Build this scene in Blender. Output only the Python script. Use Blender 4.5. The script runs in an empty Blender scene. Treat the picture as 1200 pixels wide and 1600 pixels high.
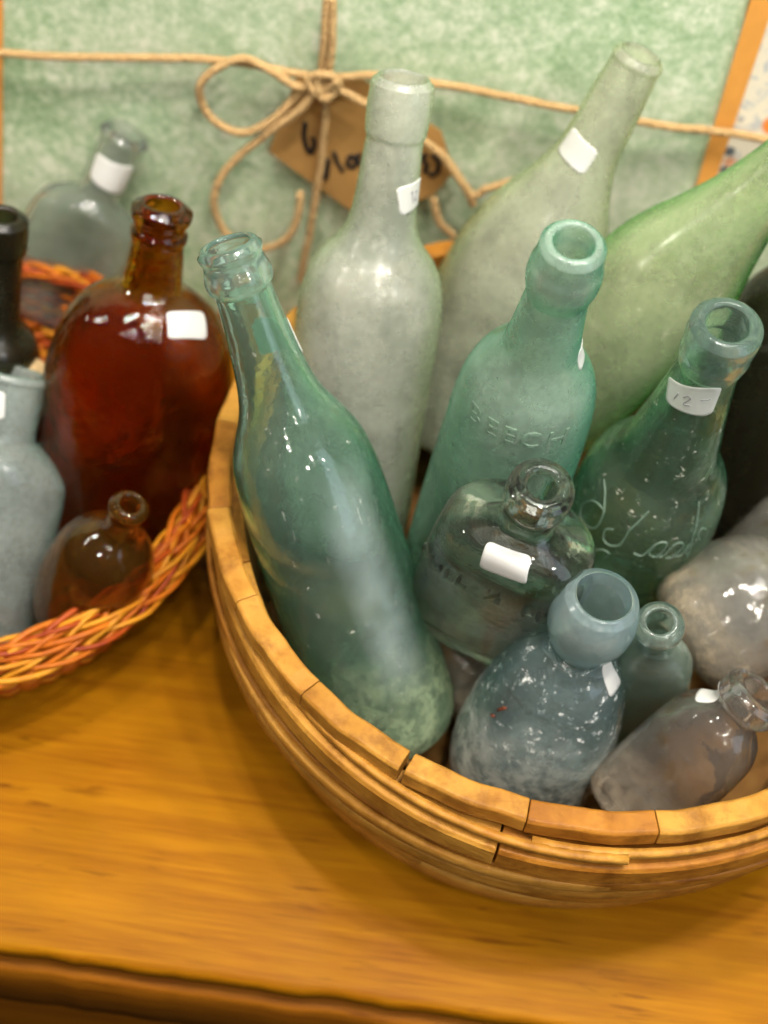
import bpy, math, random
from mathutils import Vector, Matrix, noise
R = math.radians
random.seed(7)
sc = bpy.context.scene
COL = sc.collection

# ---------------------------------------------------------------- camera
CAM_LOC = (-0.08807, -0.37790, 0.57738)
cam_d = bpy.data.cameras.new('camera')
cam = bpy.data.objects.new('camera', cam_d); COL.objects.link(cam)
_r, _u, _w = Vector((0.990268, 0.110295, 0.084877)), Vector((-0.139173, 0.78479, 0.603934)), Vector((0, 0.609869, -0.792503))
_u = (_u - _w * _u.dot(_w)).normalized(); _r = _w.cross(_u).normalized()
cam.matrix_world = Matrix(((_r.x, _u.x, -_w.x, CAM_LOC[0]), (_r.y, _u.y, -_w.y, CAM_LOC[1]), (_r.z, _u.z, -_w.z, CAM_LOC[2]), (0, 0, 0, 1)))
cam_d.sensor_fit = 'VERTICAL'; cam_d.sensor_height = 24; cam_d.lens = 30
cam_d.clip_start = .01; cam_d.clip_end = 50
cam_d.dof.use_dof = True; cam_d.dof.focus_distance = 0.485; cam_d.dof.aperture_fstop = 3.6
sc.camera = cam

# ---------------------------------------------------------------- light
world = bpy.data.worlds.new('World'); sc.world = world; world.use_nodes = True
wn = world.node_tree; bg = wn.nodes['Background']
tc = wn.nodes.new('ShaderNodeTexCoord'); sp = wn.nodes.new('ShaderNodeSeparateXYZ'); cr = wn.nodes.new('ShaderNodeValToRGB')
wn.links.new(tc.outputs['Generated'], sp.inputs[0]); wn.links.new(sp.outputs['Z'], cr.inputs[0]); wn.links.new(cr.outputs[0], bg.inputs[0])
cr.color_ramp.elements[0].color = (.10, .075, .05, 1); cr.color_ramp.elements[1].color = (.85, .84, .80, 1)
cr.color_ramp.elements[1].position = .9
bg.inputs[1].default_value = .10

def lamp(name, kind, loc, power, color, target=(0, 0, .1), **kw):
    d = bpy.data.lights.new(name, kind); o = bpy.data.objects.new(name, d); COL.objects.link(o)
    o.location = loc; d.energy = power; d.color = color
    for k, v in kw.items(): setattr(d, k, v)
    o.rotation_euler = (Vector(target) - Vector(loc)).to_track_quat('-Z', 'Y').to_euler()
    return o
for i, (x, y, z, p) in enumerate([(-.46,-.20,1.15,11),(-.18,-.08,1.25,17),(.02,-.24,1.18,11),(.12,-.16,1.2,15),(.34,-.12,1.2,11),(.35,-1.6,1.4,17),(-.42,-1.2,1.35,13),(.40,-.95,1.3,13),(.95,-.78,1.3,12),(.08,-.60,1.3,12),(-1.25,-.10,1.3,13),(-1.0,-.2,.75,5)]):
    lamp('spot_bulb', 'POINT', (x, y, z), p, (1, .93, .82), shadow_soft_size=.024)
lamp('added_softbox', 'AREA', (.25, -.1, 1.9), 11, (1, .97, .92), (0, 0, 0), shape='RECTANGLE', size=1.0, size_y=.5)  # soft area light added overhead so refracted rays in the glass reach light
lamp('window_light', 'AREA', (1.5, -1.0, 1.0), 10, (.72, .84, 1), (-.05, -.05, .1), shape='RECTANGLE', size=.8, size_y=1.9)
sc.view_settings.view_transform = 'Standard'; sc.view_settings.look = 'None'
sc.view_settings.exposure = 0.12; sc.view_settings.gamma = 1
cy = sc.cycles
cy.max_bounces = 20; cy.transmission_bounces = 18; cy.transparent_max_bounces = 16; cy.diffuse_bounces = 4; cy.glossy_bounces = 8
cy.sample_clamp_indirect = 4; cy.blur_glossy = .8; cy.caustics_refractive = True; cy.caustics_reflective = False
cy.use_denoising = True

# ---------------------------------------------------------------- node helpers
class NT:
    def __init__(s, name):
        s.m = bpy.data.materials.new(name); s.m.use_nodes = True; s.t = s.m.node_tree
        s.t.nodes.clear(); s.out = s.n('ShaderNodeOutputMaterial')
    def n(s, kind, **kw):
        nd = s.t.nodes.new(kind)
        for k, v in kw.items():
            if hasattr(nd, k): setattr(nd, k, v)
        return nd
    def l(s, a, b): s.t.links.new(a, b)
    def coord(s, scale=(1, 1, 1), kind='Object', rot=(0, 0, 0)):
        c = s.n('ShaderNodeTexCoord'); mp = s.n('ShaderNodeMapping'); s.l(c.outputs[kind], mp.inputs[0])
        mp.inputs['Scale'].default_value = scale; mp.inputs['Rotation'].default_value = rot
        return mp.outputs[0]
    def noise(s, vec, scale, detail=4, rough=.55, dist=0):
        nd = s.n('ShaderNodeTexNoise'); s.l(vec, nd.inputs['Vector'])
        nd.inputs['Scale'].default_value = scale; nd.inputs['Detail'].default_value = detail
        nd.inputs['Roughness'].default_value = rough; nd.inputs['Distortion'].default_value = dist
        return nd.outputs['Fac']
    def voro(s, vec, scale):
        nd = s.n('ShaderNodeTexVoronoi'); s.l(vec, nd.inputs['Vector']); nd.inputs['Scale'].default_value = scale
        return nd.outputs['Distance']
    def ramp(s, fac, stops):
        r = s.n('ShaderNodeValToRGB'); s.l(fac, r.inputs[0]); e = r.color_ramp.elements
        while len(e) < len(stops): e.new(.5)
        for el, (p, c) in zip(e, stops):
            el.position = p; el.color = (c, c, c, 1) if isinstance(c, (int, float)) else tuple(c) + (1,)
        return r.outputs[0]
    def math(s, op, a, b=None, clamp=False):
        m = s.n('ShaderNodeMath', operation=op); m.use_clamp = clamp
        for i, v in enumerate((a, b)):
            if v is None: continue
            if isinstance(v, (int, float)): m.inputs[i].default_value = v
            else: s.l(v, m.inputs[i])
        return m.outputs[0]
    def mixc(s, f, a, b, mode='MIX'):
        m = s.n('ShaderNodeMix', data_type='RGBA', blend_type=mode)
        for sock, v in ((m.inputs[0], f), (m.inputs[6], a), (m.inputs[7], b)):
            if isinstance(v, (int, float)): sock.default_value = v
            elif isinstance(v, tuple): sock.default_value = v + (1,)
            else: s.l(v, sock)
        return m.outputs[2]
    def bump(s, h, strength, dist=.001):
        b = s.n('ShaderNodeBump'); s.l(h, b.inputs['Height']); b.inputs['Strength'].default_value = strength
        b.inputs['Distance'].default_value = dist
        return b.outputs[0]
    def pbsdf(s, col, rough=.5, trans=0, normal=None, **kw):
        p = s.n('ShaderNodeBsdfPrincipled')
        for nm, v in (('Base Color', col), ('Roughness', rough), ('Transmission Weight', trans)):
            if isinstance(v, tuple): p.inputs[nm].default_value = v + (1,)
            elif isinstance(v, (int, float)): p.inputs[nm].default_value = v
            else: s.l(v, p.inputs[nm])
        for k, v in kw.items(): p.inputs[k.replace('_', ' ')].default_value = v
        if normal is not None: s.l(normal, p.inputs['Normal'])
        return p.outputs[0]
    def mixs(s, f, a, b):
        m = s.n('ShaderNodeMixShader')
        if isinstance(f, (int, float)): m.inputs[0].default_value = f
        else: s.l(f, m.inputs[0])
        s.l(a, m.inputs[1]); s.l(b, m.inputs[2]); return m.outputs[0]
    def done(s, sh): s.l(sh, s.out.inputs[0]); return s.m

def glass(name, tint, edge, rough=.03, haze=.05, haze_col=(.6, .65, .6), dirt=.3, dirt_col=(.6, .6, .5), low=(0, 0), low_col=None,
          stains=None, bump=.25, seed=0, transl=.5, streak=1.0, clear_edge=.3, band=None):
    """old bottle glass: tinted refraction, thicker colour at grazing angles, haze, spots of dirt, sediment below low[0]"""
    t = NT(name)
    v = t.coord(); vv = t.n('ShaderNodeVectorMath', operation='ADD'); t.l(v, vv.inputs[0]); vv.inputs[1].default_value = (seed, seed * .7, 0); v = vv.outputs[0]
    lw = t.n('ShaderNodeLayerWeight'); lw.inputs[0].default_value = .5
    face = t.ramp(lw.outputs['Facing'], [(.30, 0), (.86, 1)])
    col = t.mixc(face, tint, edge)
    n1 = t.noise(v, 60, 5, .6); n2 = t.noise(v, 330, 6, .7); n3 = t.noise(v, 22, 3, .5, .6)
    hgt = t.math('ADD', t.math('MULTIPLY', n3, .8), t.math('MULTIPLY', n1, .35))
    nrm = t.bump(hgt, bump, .004)
    fine = t.bump(n2, min(1, .05 + bump * .8), .0006); 
    g = t.pbsdf(col, t.ramp(n1, [(.3, rough * .6), (.75, min(1, rough * 1.5 + .02))]), 1.0, nrm, IOR=1.5)
    # haze film: milky, partly lets light through
    d = t.n('ShaderNodeBsdfDiffuse'); mott = t.math('ADD', t.math('ADD', t.math('MULTIPLY', n3, .4), t.math('MULTIPLY', n1, .35)), t.math('MULTIPLY', n2, .25))
    hc = t.mixc(t.ramp(mott, [(.42, 0), (.58, 1)]), tuple(min(1, c * 1.15) for c in haze_col), tuple(c * .52 for c in haze_col))
    if stains:
        sm = t.noise(v, stains[1], 6, .7, .4); hc = t.mixc(t.ramp(sm, [(.56, 0), (.64, 1)]), hc, stains[0])
    hc = t.mixc(t.math('MULTIPLY', t.ramp(lw.outputs['Facing'], [(.35, 0), (.85, 1)]), .8), hc, tuple(min(1, c * 1.1) for c in edge))  # edge colour mixed into the film, imitating light scattered in thick glass
    t.l(hc, d.inputs[0])
    tr = t.n('ShaderNodeBsdfTranslucent'); t.l(hc, tr.inputs[0])
    film = t.mixs(transl, d.outputs[0], tr.outputs[0])
    gl = t.pbsdf(hc, .34, 0, fine, **{'Specular_IOR_Level': .5, 'Coat_Weight': .5, 'Coat_Roughness': .09})
    film = t.mixs(.35, film, gl)
    hm = t.ramp(t.math('ADD', t.math('MULTIPLY', n1, .7), t.math('MULTIPLY', n3, .3)), [(.25, haze * .55), (.7, min(1, haze * 1.4))])
    hm = t.math('MULTIPLY', hm, t.ramp(lw.outputs['Facing'], [(.40, 1), (.90, 1 - clear_edge)]))
    s = t.mixs(hm, g, film)
    if band:   # a pale streak running along one side of the glass
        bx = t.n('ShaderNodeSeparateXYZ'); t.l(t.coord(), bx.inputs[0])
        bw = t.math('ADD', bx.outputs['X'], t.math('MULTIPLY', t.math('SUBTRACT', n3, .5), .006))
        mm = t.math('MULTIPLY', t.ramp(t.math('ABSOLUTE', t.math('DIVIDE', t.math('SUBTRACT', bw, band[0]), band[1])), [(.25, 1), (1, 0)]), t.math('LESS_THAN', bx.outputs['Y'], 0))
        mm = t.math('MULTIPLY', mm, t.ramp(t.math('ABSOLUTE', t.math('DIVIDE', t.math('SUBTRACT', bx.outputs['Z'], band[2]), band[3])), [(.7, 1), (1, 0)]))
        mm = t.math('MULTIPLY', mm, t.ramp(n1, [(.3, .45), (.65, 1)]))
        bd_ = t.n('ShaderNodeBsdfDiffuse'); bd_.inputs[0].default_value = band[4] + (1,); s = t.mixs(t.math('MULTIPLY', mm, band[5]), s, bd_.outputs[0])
    # crusts and specks of dirt
    dn = t.n('ShaderNodeBsdfPrincipled'); t.l(t.mixc(n2, tuple(min(1, c * 1.1) for c in dirt_col), tuple(c * .85 for c in dirt_col)), dn.inputs[0]); dn.inputs['Roughness'].default_value = .75
    speck = t.ramp(t.noise(v, 190, 8, .75), [(.70 - .12 * dirt, 0), (.76 - .10 * dirt, .9)])
    scr = t.noise(t.coord((1, 1, .12), rot=(.5, .3, .2)), 420 * streak, 3, .6)
    scr = t.math('MULTIPLY', t.ramp(scr, [(.66, 0), (.74, .7)]), t.ramp(n1, [(.45, 0), (.65, 1)]))
    s = t.mixs(t.math('MULTIPLY', t.math('MAXIMUM', speck, scr), min(1., dirt * 1.3)), s, dn.outputs[0])
    if low[1] > 0:
        sx = t.n('ShaderNodeSeparateXYZ'); t.l(t.coord(), sx.inputs[0])
        wob = t.math('ADD', sx.outputs['Z'], t.math('MULTIPLY', t.math('SUBTRACT', n3, .5), low[0] * .9))
        m = t.ramp(t.math('DIVIDE', wob, max(low[0], 1e-4)), [(.35, 1), (1.0, 0)])
        m = t.math('MULTIPLY', m, t.ramp(t.noise(v, 120, 8, .72), [(.42, .25), (.58, 1)]))
        ld = t.n('ShaderNodeBsdfPrincipled'); t.l(t.mixc(n2, low_col or dirt_col, tuple(c * .5 for c in (low_col or dirt_col))), ld.inputs[0]); ld.inputs['Roughness'].default_value = .7
        s = t.mixs(t.math('MULTIPLY', m, low[1]), s, ld.outputs[0])
    return t.done(s)

def wood(name, light, dark, scale=(3, 40, 40), rough=.4, bump=.15, coat=0, fleck=0, spec=.2, patch=0):
    t = NT(name)
    v = t.coord(scale); n1 = t.noise(v, 3, 6, .6, .4); n2 = t.noise(v, 14, 4, .6); n3 = t.noise(t.coord((4, 4, 4)), 6, 3)
    f = t.math('ADD', t.math('MULTIPLY', n1, .65), t.math('MULTIPLY', n2, .35))
    c = t.mixc(t.ramp(f, [(.36, 0), (.60, 1)]), dark, light)
    c = t.mixc(t.ramp(n3, [(.3, .0), (.75, .45)]), c, tuple(x * .62 for x in light))
    if patch:
        pn = t.noise(t.coord((1, 1, 1)), 75, 5, .65); c = t.mixc(t.math('MULTIPLY', t.ramp(pn, [(.50, 0), (.68, 1)]), patch), c, (dark[0] * .45, dark[1] * .38, dark[2] * .4))
    if fleck:
        fl = t.noise(t.coord((8, 80, 60)), 3.2, 4, .55, .5)
        fm = t.math('MULTIPLY', t.ramp(fl, [(.60, 0), (.72, fleck)]), t.ramp(t.noise(t.coord((5, 9, 5)), 2.3, 2), [(.42, 0), (.60, 1)]))
        c = t.mixc(fm, c, (dark[0] * .42, dark[1] * .30, dark[2] * .5))
    nr = t.bump(f, bump, .0015)
    return t.done(t.pbsdf(c, rough, 0, nr, Coat_Weight=coat, Coat_Roughness=.25, Specular_IOR_Level=spec))

def plain(name, col, rough=.6, var=.15, scale=60, bump=.2, bd=.0008, **kw):
    t = NT(name); v = t.coord(); n = t.noise(v, scale, 5, .6)
    c = t.mixc(t.ramp(n, [(.3, 0), (.7, 1)]), tuple(x * (1 - var) for x in col), col)
    return t.done(t.pbsdf(c, rough, 0, t.bump(n, bump, bd), **kw))

# ---------------------------------------------------------------- object helpers
def thing(name, label, cat, loc=(0, 0, 0), group=None):
    o = bpy.data.objects.new(name, None); COL.objects.link(o); o.location = loc; o.empty_display_size = .02
    o['label'] = label; o['category'] = cat
    if group: o['group'] = group
    return o
def mesh(name, verts, faces, mat, parent=None, smooth=True, bevel=0, label=None):
    me = bpy.data.meshes.new(name); me.from_pydata([tuple(v) for v in verts], [], faces); me.validate(); me.update()
    me.materials.append(mat)
    if smooth:
        for p in me.polygons: p.use_smooth = True
    o = bpy.data.objects.new(name, me); COL.objects.link(o)
    if parent: o.parent = parent
    if label: o['label'] = label
    if bevel:
        b = o.modifiers.new('b', 'BEVEL'); b.width = bevel; b.segments = 2; b.limit_method = 'ANGLE'
    return o
class MB:
    def __init__(s): s.v = []; s.f = []
    def box(s, a, b):
        i = len(s.v)
        s.v += [(x, y, z) for z in (a[2], b[2]) for y in (a[1], b[1]) for x in (a[0], b[0])]
        s.f += [tuple(i + k for k in q) for q in ((0, 2, 3, 1), (4, 5, 7, 6), (0, 1, 5, 4), (2, 6, 7, 3), (0, 4, 6, 2), (1, 3, 7, 5))]
    def tube(s, pts, r, seg=8, closed=False, rr=None):
        pts = [Vector(p) for p in pts]; n = len(pts); i0 = len(s.v); up = None
        for i, p in enumerate(pts):
            a = pts[(i - 1) % n] if closed or i else p; b = pts[(i + 1) % n] if closed or i < n - 1 else p
            t = (b - a).normalized()
            if up is None: up = t.orthogonal().normalized()
            up = (up - t * up.dot(t)).normalized(); w = t.cross(up)
            q = rr(i / n) if rr else r
            for k in range(seg):
                an = 2 * math.pi * k / seg; s.v.append(p + (up * math.cos(an) + w * math.sin(an)) * q)
        m = n if closed else n - 1
        for i in range(m):
            for k in range(seg):
                a = i0 + i * seg + k; b = i0 + i * seg + (k + 1) % seg; j = i0 + ((i + 1) % n) * seg
                s.f.append((a, b, j + (k + 1) % seg, j + k))
        if not closed:
            s.f.append(tuple(i0 + k for k in reversed(range(seg)))); s.f.append(tuple(i0 + (n - 1) * seg + k for k in range(seg)))
    def band(s, rings):
        """rings: list of cross-sections (each a list of points) along a path, closed section; open ends are capped"""
        i0 = len(s.v); k = len(rings[0]); n = len(rings)
        for r in rings: s.v += [tuple(p) for p in r]
        for i in range(n - 1):
            for j in range(k):
                a = i0 + i * k + j; b = i0 + i * k + (j + 1) % k
                s.f.append((a, b, b + k, a + k))
        s.f.append(tuple(i0 + j for j in reversed(range(k)))); s.f.append(tuple(i0 + (n - 1) * k + j for j in range(k)))
    def build(s, name, mat, parent=None, smooth=True, bevel=0, label=None): return mesh(name, s.v, s.f, mat, parent, smooth, bevel, label)
def spline(pts, n=8, closed=False):
    P = [Vector(p) for p in pts]; out = []; N = len(P)
    rng = range(N) if closed else range(N - 1)
    for i in rng:
        if closed: a, b, c, d = P[(i - 1) % N], P[i], P[(i + 1) % N], P[(i + 2) % N]
        else: a, b, c, d = P[max(0, i - 1)], P[i], P[i + 1], P[min(N - 1, i + 2)]
        for k in range(n):
            t = k / n
            out.append(.5 * ((2 * b) + (c - a) * t + (2 * a - 5 * b + 4 * c - d) * t * t + (3 * b - a - 3 * c + d) * t ** 3))
    if not closed: out.append(P[-1])
    return out

# measured outlines of the bottles (metres) and of the flat things on the wall
BOTTLE_SHAPES = {
 'A': {"loc":[-0.0703,-0.08261,0.02993],"X":[0.89066,0.38745,0.2379],"Y":[-0.26868,0.87064,-0.41205],"Z":[-0.36678,0.30308,0.87955],"prof":[[0.24824,0.01193],[0.24625,0.01293],[0.24425,0.01283],[0.24174,0.01201],[0.23821,0.01279],[0.23516,0.01357],[0.23157,0.01313],[0.22874,0.01155],[0.22013,0.01203],[0.20949,0.01292],[0.19862,0.01409],[0.1861,0.01608],[0.17614,0.01925],[0.16598,0.02446],[0.15563,0.02845],[0.13738,0.03098],[0.1055,0.03205],[0.05751,0.03302],[0.02057,0.03349],[0.00706,0.03235],[0.0,0.02763]],"lip":0.22874,"flat":1,"sq":0,"L":0.24824},
 'B': {"loc":[-0.11103,0.03027,0.03513],"X":[0.99942,0.01638,-0.02998],"Y":[-0.02462,0.95375,-0.29958],"Z":[0.02368,0.30015,0.9536],"prof":[[0.23403,0.01225],[0.23242,0.01337],[0.22178,0.0142],[0.21063,0.01367],[0.20723,0.01274],[0.19603,0.01331],[0.17708,0.01443],[0.1664,0.01633],[0.15801,0.02059],[0.15234,0.02543],[0.14435,0.03025],[0.13461,0.03294],[0.12301,0.03421],[0.08841,0.03486],[0.04765,0.03517],[0.00787,0.03607],[0.0,0.03224]],"lip":0.20723,"flat":1,"sq":0,"L":0.23403,"sticker":[[0.19013,-1.31682],[0.19248,-0.01678],[0.18018,-0.01257],[0.17712,-1.04275]]},
 'C': {"loc":[-0.06023,0.10715,0.045],"X":[0.93815,-0.27895,-0.20508],"Y":[0.23509,0.94809,-0.21417],"Z":[0.25418,0.15271,0.95503],"prof":[[0.22437,0.01109],[0.2227,0.01197],[0.21933,0.01216],[0.2182,0.01174],[0.19853,0.01318],[0.18042,0.0142],[0.16793,0.01607],[0.15182,0.0219],[0.13513,0.02983],[0.11783,0.03581],[0.09989,0.03876],[0.05796,0.04076],[0.00793,0.04168],[0.0,0.03678]],"lip":0.2182,"flat":1,"sq":0,"L":0.22437,"sticker":[[0.18402,-2.54267],[0.18125,-1.26655],[0.16829,-1.37849],[0.17046,-2.61156]]},
 'D': {"loc":[-0.03946,0.01754,0.01182],"X":[0.98252,-0.1813,-0.04232],"Y":[0.18563,0.97135,0.14838],"Z":[0.0142,-0.15364,0.98802],"prof":[[0.27866,0.0109],[0.27672,0.01195],[0.27347,0.01214],[0.26883,0.0127],[0.2648,0.0136],[0.25862,0.01376],[0.25301,0.01262],[0.25016,0.01199],[0.24253,0.01251],[0.22542,0.01426],[0.21665,0.01598],[0.20719,0.02069],[0.19871,0.02524],[0.18775,0.02821],[0.16933,0.03002],[0.12345,0.03211],[0.02246,0.03583],[0.0,0.03275]],"lip":0.25016,"flat":1,"sq":0,"L":0.27866,"text":[0.1912,-1.54544]},
 'E': {"loc":[-0.01927,0.08156,0.08484],"X":[0.78581,-0.50318,-0.35961],"Y":[0.42864,0.86224,-0.26982],"Z":[0.44584,0.05789,0.89324],"prof":[[0.20702,0.01169],[0.205,0.01278],[0.19937,0.01287],[0.19834,0.01209],[0.18091,0.01372],[0.15875,0.01762],[0.13834,0.02382],[0.12315,0.02939],[0.10741,0.03321],[0.08439,0.03499],[0.01934,0.03715],[0.0,0.03353]],"lip":0.19834,"flat":1,"sq":0,"L":0.20702},
 'F': {"loc":[0.03156,0.01401,0.0123],"X":[0.94024,-0.33862,-0.03579],"Y":[0.33997,0.92771,0.15419],"Z":[-0.01901,-0.15714,0.98739],"prof":[[0.25099,0.01213],[0.24889,0.01346],[0.24321,0.01396],[0.23594,0.01343],[0.23297,0.01362],[0.22847,0.01288],[0.22465,0.01199],[0.21568,0.01281],[0.19726,0.01515],[0.17534,0.01865],[0.15898,0.02161],[0.15023,0.02636],[0.13918,0.03105],[0.11535,0.03396],[0.08067,0.03542],[0.03536,0.0364],[0.0,0.03434]],"lip":0.22465,"flat":1,"sq":0,"L":0.25099,"sticker":[[0.21528,-2.80168],[0.22836,-0.94844],[0.20947,-0.84013],[0.20688,-2.30148]],"script":[[[0.14884,-2.38466],[0.146,-2.19064],[0.13888,-2.03335],[0.12796,-2.01818],[0.12252,-2.13602],[0.12192,-2.319],[0.12806,-2.39281],[0.13686,-2.28654],[0.13986,-2.14939],[0.13943,-2.0177]],[[0.13461,-1.79136],[0.13129,-1.88646],[0.12489,-1.86118],[0.12339,-1.75942],[0.12704,-1.63683],[0.13405,-1.60358],[0.13939,-1.59357],[0.14669,-1.5124],[0.15127,-1.44794]],[[0.126,-1.42404],[0.12565,-1.29909],[0.13355,-1.21738],[0.13687,-1.13588],[0.13595,-1.03989],[0.12895,-1.07874],[0.12589,-1.1448],[0.12844,-1.23235],[0.13466,-1.19035]],[[0.12589,-1.1448],[0.12688,-1.02919],[0.13368,-0.95176],[0.13568,-0.85395],[0.13205,-0.79125],[0.12521,-0.89361],[0.12481,-0.98032]],[[0.12627,-0.90065],[0.12484,-0.78026],[0.13057,-0.70237],[0.1325,-0.65338],[0.12681,-0.71632],[0.12209,-0.64244]],[[0.15408,-0.56764],[0.1465,-0.62562],[0.13805,-0.67505],[0.1253,-0.64497],[0.1202,-0.65009]],[[0.11273,-1.89124],[0.11741,-1.80564],[0.11779,-1.70667],[0.11263,-1.72317]],[[0.13727,-0.44211],[0.14008,-0.52643],[0.13685,-0.57844],[0.13135,-0.51627]]]},
 'G': {"loc":[-0.03772,-0.05411,0.08514],"X":[0.95097,-0.29398,-0.09609],"Y":[0.3054,0.94164,0.14157],"Z":[0.04886,-0.16398,0.98525],"prof":[[0.13128,0.01085],[0.12858,0.01257],[0.12403,0.01315],[0.1194,0.01278],[0.11469,0.01095],[0.11087,0.00955],[0.10503,0.00965],[0.10107,0.01246],[0.09705,0.02259],[0.09195,0.02849],[0.0836,0.03212],[0.06613,0.03388],[0.02403,0.0354],[0.00956,0.03533],[0.0,0.03261]],"lip":0.11087,"flat":0.55,"sq":1.3,"L":0.13128,"sticker":[[0.09904,-2.13903],[0.10011,-1.04722],[0.09017,-1.35893],[0.08709,-1.72073]],"text":[0.06916,-1.5665]},
 'I': {"loc":[-0.00714,-0.09167,0.02005],"X":[0.93149,-0.36034,-0.04979],"Y":[0.36037,0.93277,-0.00875],"Z":[0.0496,-0.00979,0.99872],"prof":[[0.15403,0.01283],[0.15197,0.01448],[0.14231,0.01735],[0.13365,0.01733],[0.12566,0.01522],[0.12022,0.01275],[0.11654,0.01282],[0.11094,0.01583],[0.10236,0.02205],[0.08807,0.0273],[0.06998,0.03166],[0.04811,0.03438],[0.02362,0.03555],[0.00636,0.03438],[0.0,0.03081]],"lip":0.12022,"flat":1,"sq":0,"L":0.15403},
 'J': {"loc":[0.05374,-0.06402,0.01916],"X":[0.97521,-0.14791,0.16459],"Y":[0.10686,0.9661,0.23503],"Z":[-0.19377,-0.21161,0.95795],"prof":[[0.155,0.00819],[0.1523,0.00947],[0.14818,0.00979],[0.14401,0.00759],[0.13977,0.00586],[0.12816,0.00624],[0.11914,0.01214],[0.10983,0.01528],[0.09532,0.01675],[0.03154,0.01817],[0.00437,0.01764],[0.0,0.01426]],"lip":0.14401,"flat":0.6,"sq":1.6,"L":0.155},
 'K': {"loc":[0.0554,-0.04882,0.08506],"X":[0.57105,-0.74961,-0.33465],"Y":[0.30561,0.57247,-0.76084],"Z":[0.76191,0.3322,0.556],"prof":[[0.08547,0.01426],[0.08328,0.0157],[0.07999,0.01501],[0.06896,0.01436],[0.06202,0.01584],[0.05503,0.02383],[0.04659,0.02971],[0.03525,0.03291],[0.02093,0.03369],[0.00789,0.03122],[0.0,0.02216]],"lip":0.07999,"flat":1,"sq":0,"L":0.08547},
 'K2': {"loc":[0.09688,0.0041,0.04501],"X":[0.76988,-0.61422,-0.17326],"Y":[0.4589,0.72147,-0.51855],"Z":[0.4435,0.31971,0.83731],"prof":[[0.11167,0.01205],[0.10932,0.01298],[0.10577,0.01241],[0.08163,0.01387],[0.06922,0.02023],[0.05657,0.02592],[0.04367,0.02776],[0.00346,0.02809],[0.0,0.02292]],"lip":0.10577,"flat":1,"sq":0,"L":0.11167},
 'L': {"loc":[0.03475,-0.12632,0.06201],"X":[0.72592,-0.67027,-0.15418],"Y":[0.54327,0.69628,-0.46909],"Z":[0.42177,0.25676,0.86959],"prof":[[0.08805,0.01184],[0.08575,0.01342],[0.08113,0.01374],[0.07822,0.01301],[0.07646,0.0112],[0.07352,0.01098],[0.07057,0.01284],[0.0658,0.01765],[0.05856,0.0207],[0.04625,0.02203],[0.02721,0.02244],[0.00677,0.02205],[0.0,0.01967]],"lip":0.07646,"flat":0.7,"sq":0.6,"L":0.08805},
 'M': {"loc":[0.11488,0.06001,0.02031],"X":[0.95708,-0.24338,0.15737],"Y":[0.27247,0.94064,-0.20237],"Z":[-0.09877,0.23657,0.96658],"prof":[[0.20179,0.01312],[0.19935,0.01403],[0.19256,0.01354],[0.17997,0.01402],[0.17355,0.01652],[0.16044,0.02892],[0.14697,0.0358],[0.1296,0.03846],[0.01989,0.0409],[0.0,0.03543]],"lip":0.19256,"flat":1,"sq":0,"L":0.20179},
 'H': {"loc":[-0.01621,-0.06002,0.02994],"X":[0.59574,0.65814,0.46037],"Y":[0.0341,0.55195,-0.83318],"Z":[-0.80245,0.51206,0.30637],"prof":[[0.06262,0.00948],[0.06073,0.01043],[0.05821,0.00979],[0.05506,0.0101],[0.05003,0.01578],[0.04374,0.02208],[0.03433,0.02599],[0.00311,0.0259],[0.0,0.02197]],"lip":0.05821,"flat":1,"sq":0,"L":0.06262},
 'N': {"loc":[-0.22766,0.01008,0.00796],"X":[0.97995,0.12554,-0.15469],"Y":[-0.16268,0.95247,-0.25754],"Z":[0.11501,0.27754,0.9538],"prof":[[0.20208,0.0111],[0.20085,0.01283],[0.199,0.01371],[0.1959,0.01361],[0.19279,0.01207],[0.19059,0.01195],[0.18839,0.01299],[0.18586,0.01288],[0.18331,0.0119],[0.17689,0.01256],[0.16447,0.0136],[0.15981,0.01604],[0.15544,0.02387],[0.14866,0.03229],[0.13831,0.03853],[0.12596,0.04237],[0.10781,0.04529],[0.07741,0.04578],[0.04107,0.04481],[0.00668,0.0436],[0.0,0.03869]],"lip":0.18331,"flat":0.72,"sq":0,"L":0.20208,"sticker":[[0.15772,-1.18277],[0.15438,-0.24313],[0.14603,-0.62476],[0.14863,-1.25963]]},
 'O': {"loc":[-0.23764,-0.04524,0.01222],"X":[0.93778,-0.12725,-0.32307],"Y":[0.11487,0.99173,-0.05719],"Z":[0.32768,0.01652,0.94464],"prof":[[0.11732,0.0079],[0.11544,0.00891],[0.1126,0.0088],[0.10975,0.00741],[0.103,0.00704],[0.09513,0.00813],[0.09014,0.01387],[0.08202,0.01977],[0.06951,0.02398],[0.05111,0.02605],[0.03128,0.02511],[0.01351,0.02083],[0.0,0.01302]],"lip":0.10975,"flat":1,"sq":0,"L":0.11732},
 'P': {"loc":[-0.29483,-0.05856,0.01409],"X":[0.952,0.1186,-0.28219],"Y":[-0.27241,0.74873,-0.60431],"Z":[0.13961,0.65217,0.7451],"prof":[[0.13725,0.01998],[0.13632,0.02091],[0.13414,0.02031],[0.13102,0.01909],[0.11848,0.0187],[0.10584,0.01924],[0.1033,0.02205],[0.09789,0.03034],[0.0899,0.03712],[0.08187,0.03909],[0.04111,0.03958],[0.00439,0.0397],[0.0,0.03719]],"lip":0.13102,"flat":0.7,"sq":0,"L":0.13725,"sticker":[[0.12612,-2.52043],[0.12955,-1.54282],[0.11623,-1.42221],[0.11391,-2.34625]]},
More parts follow.
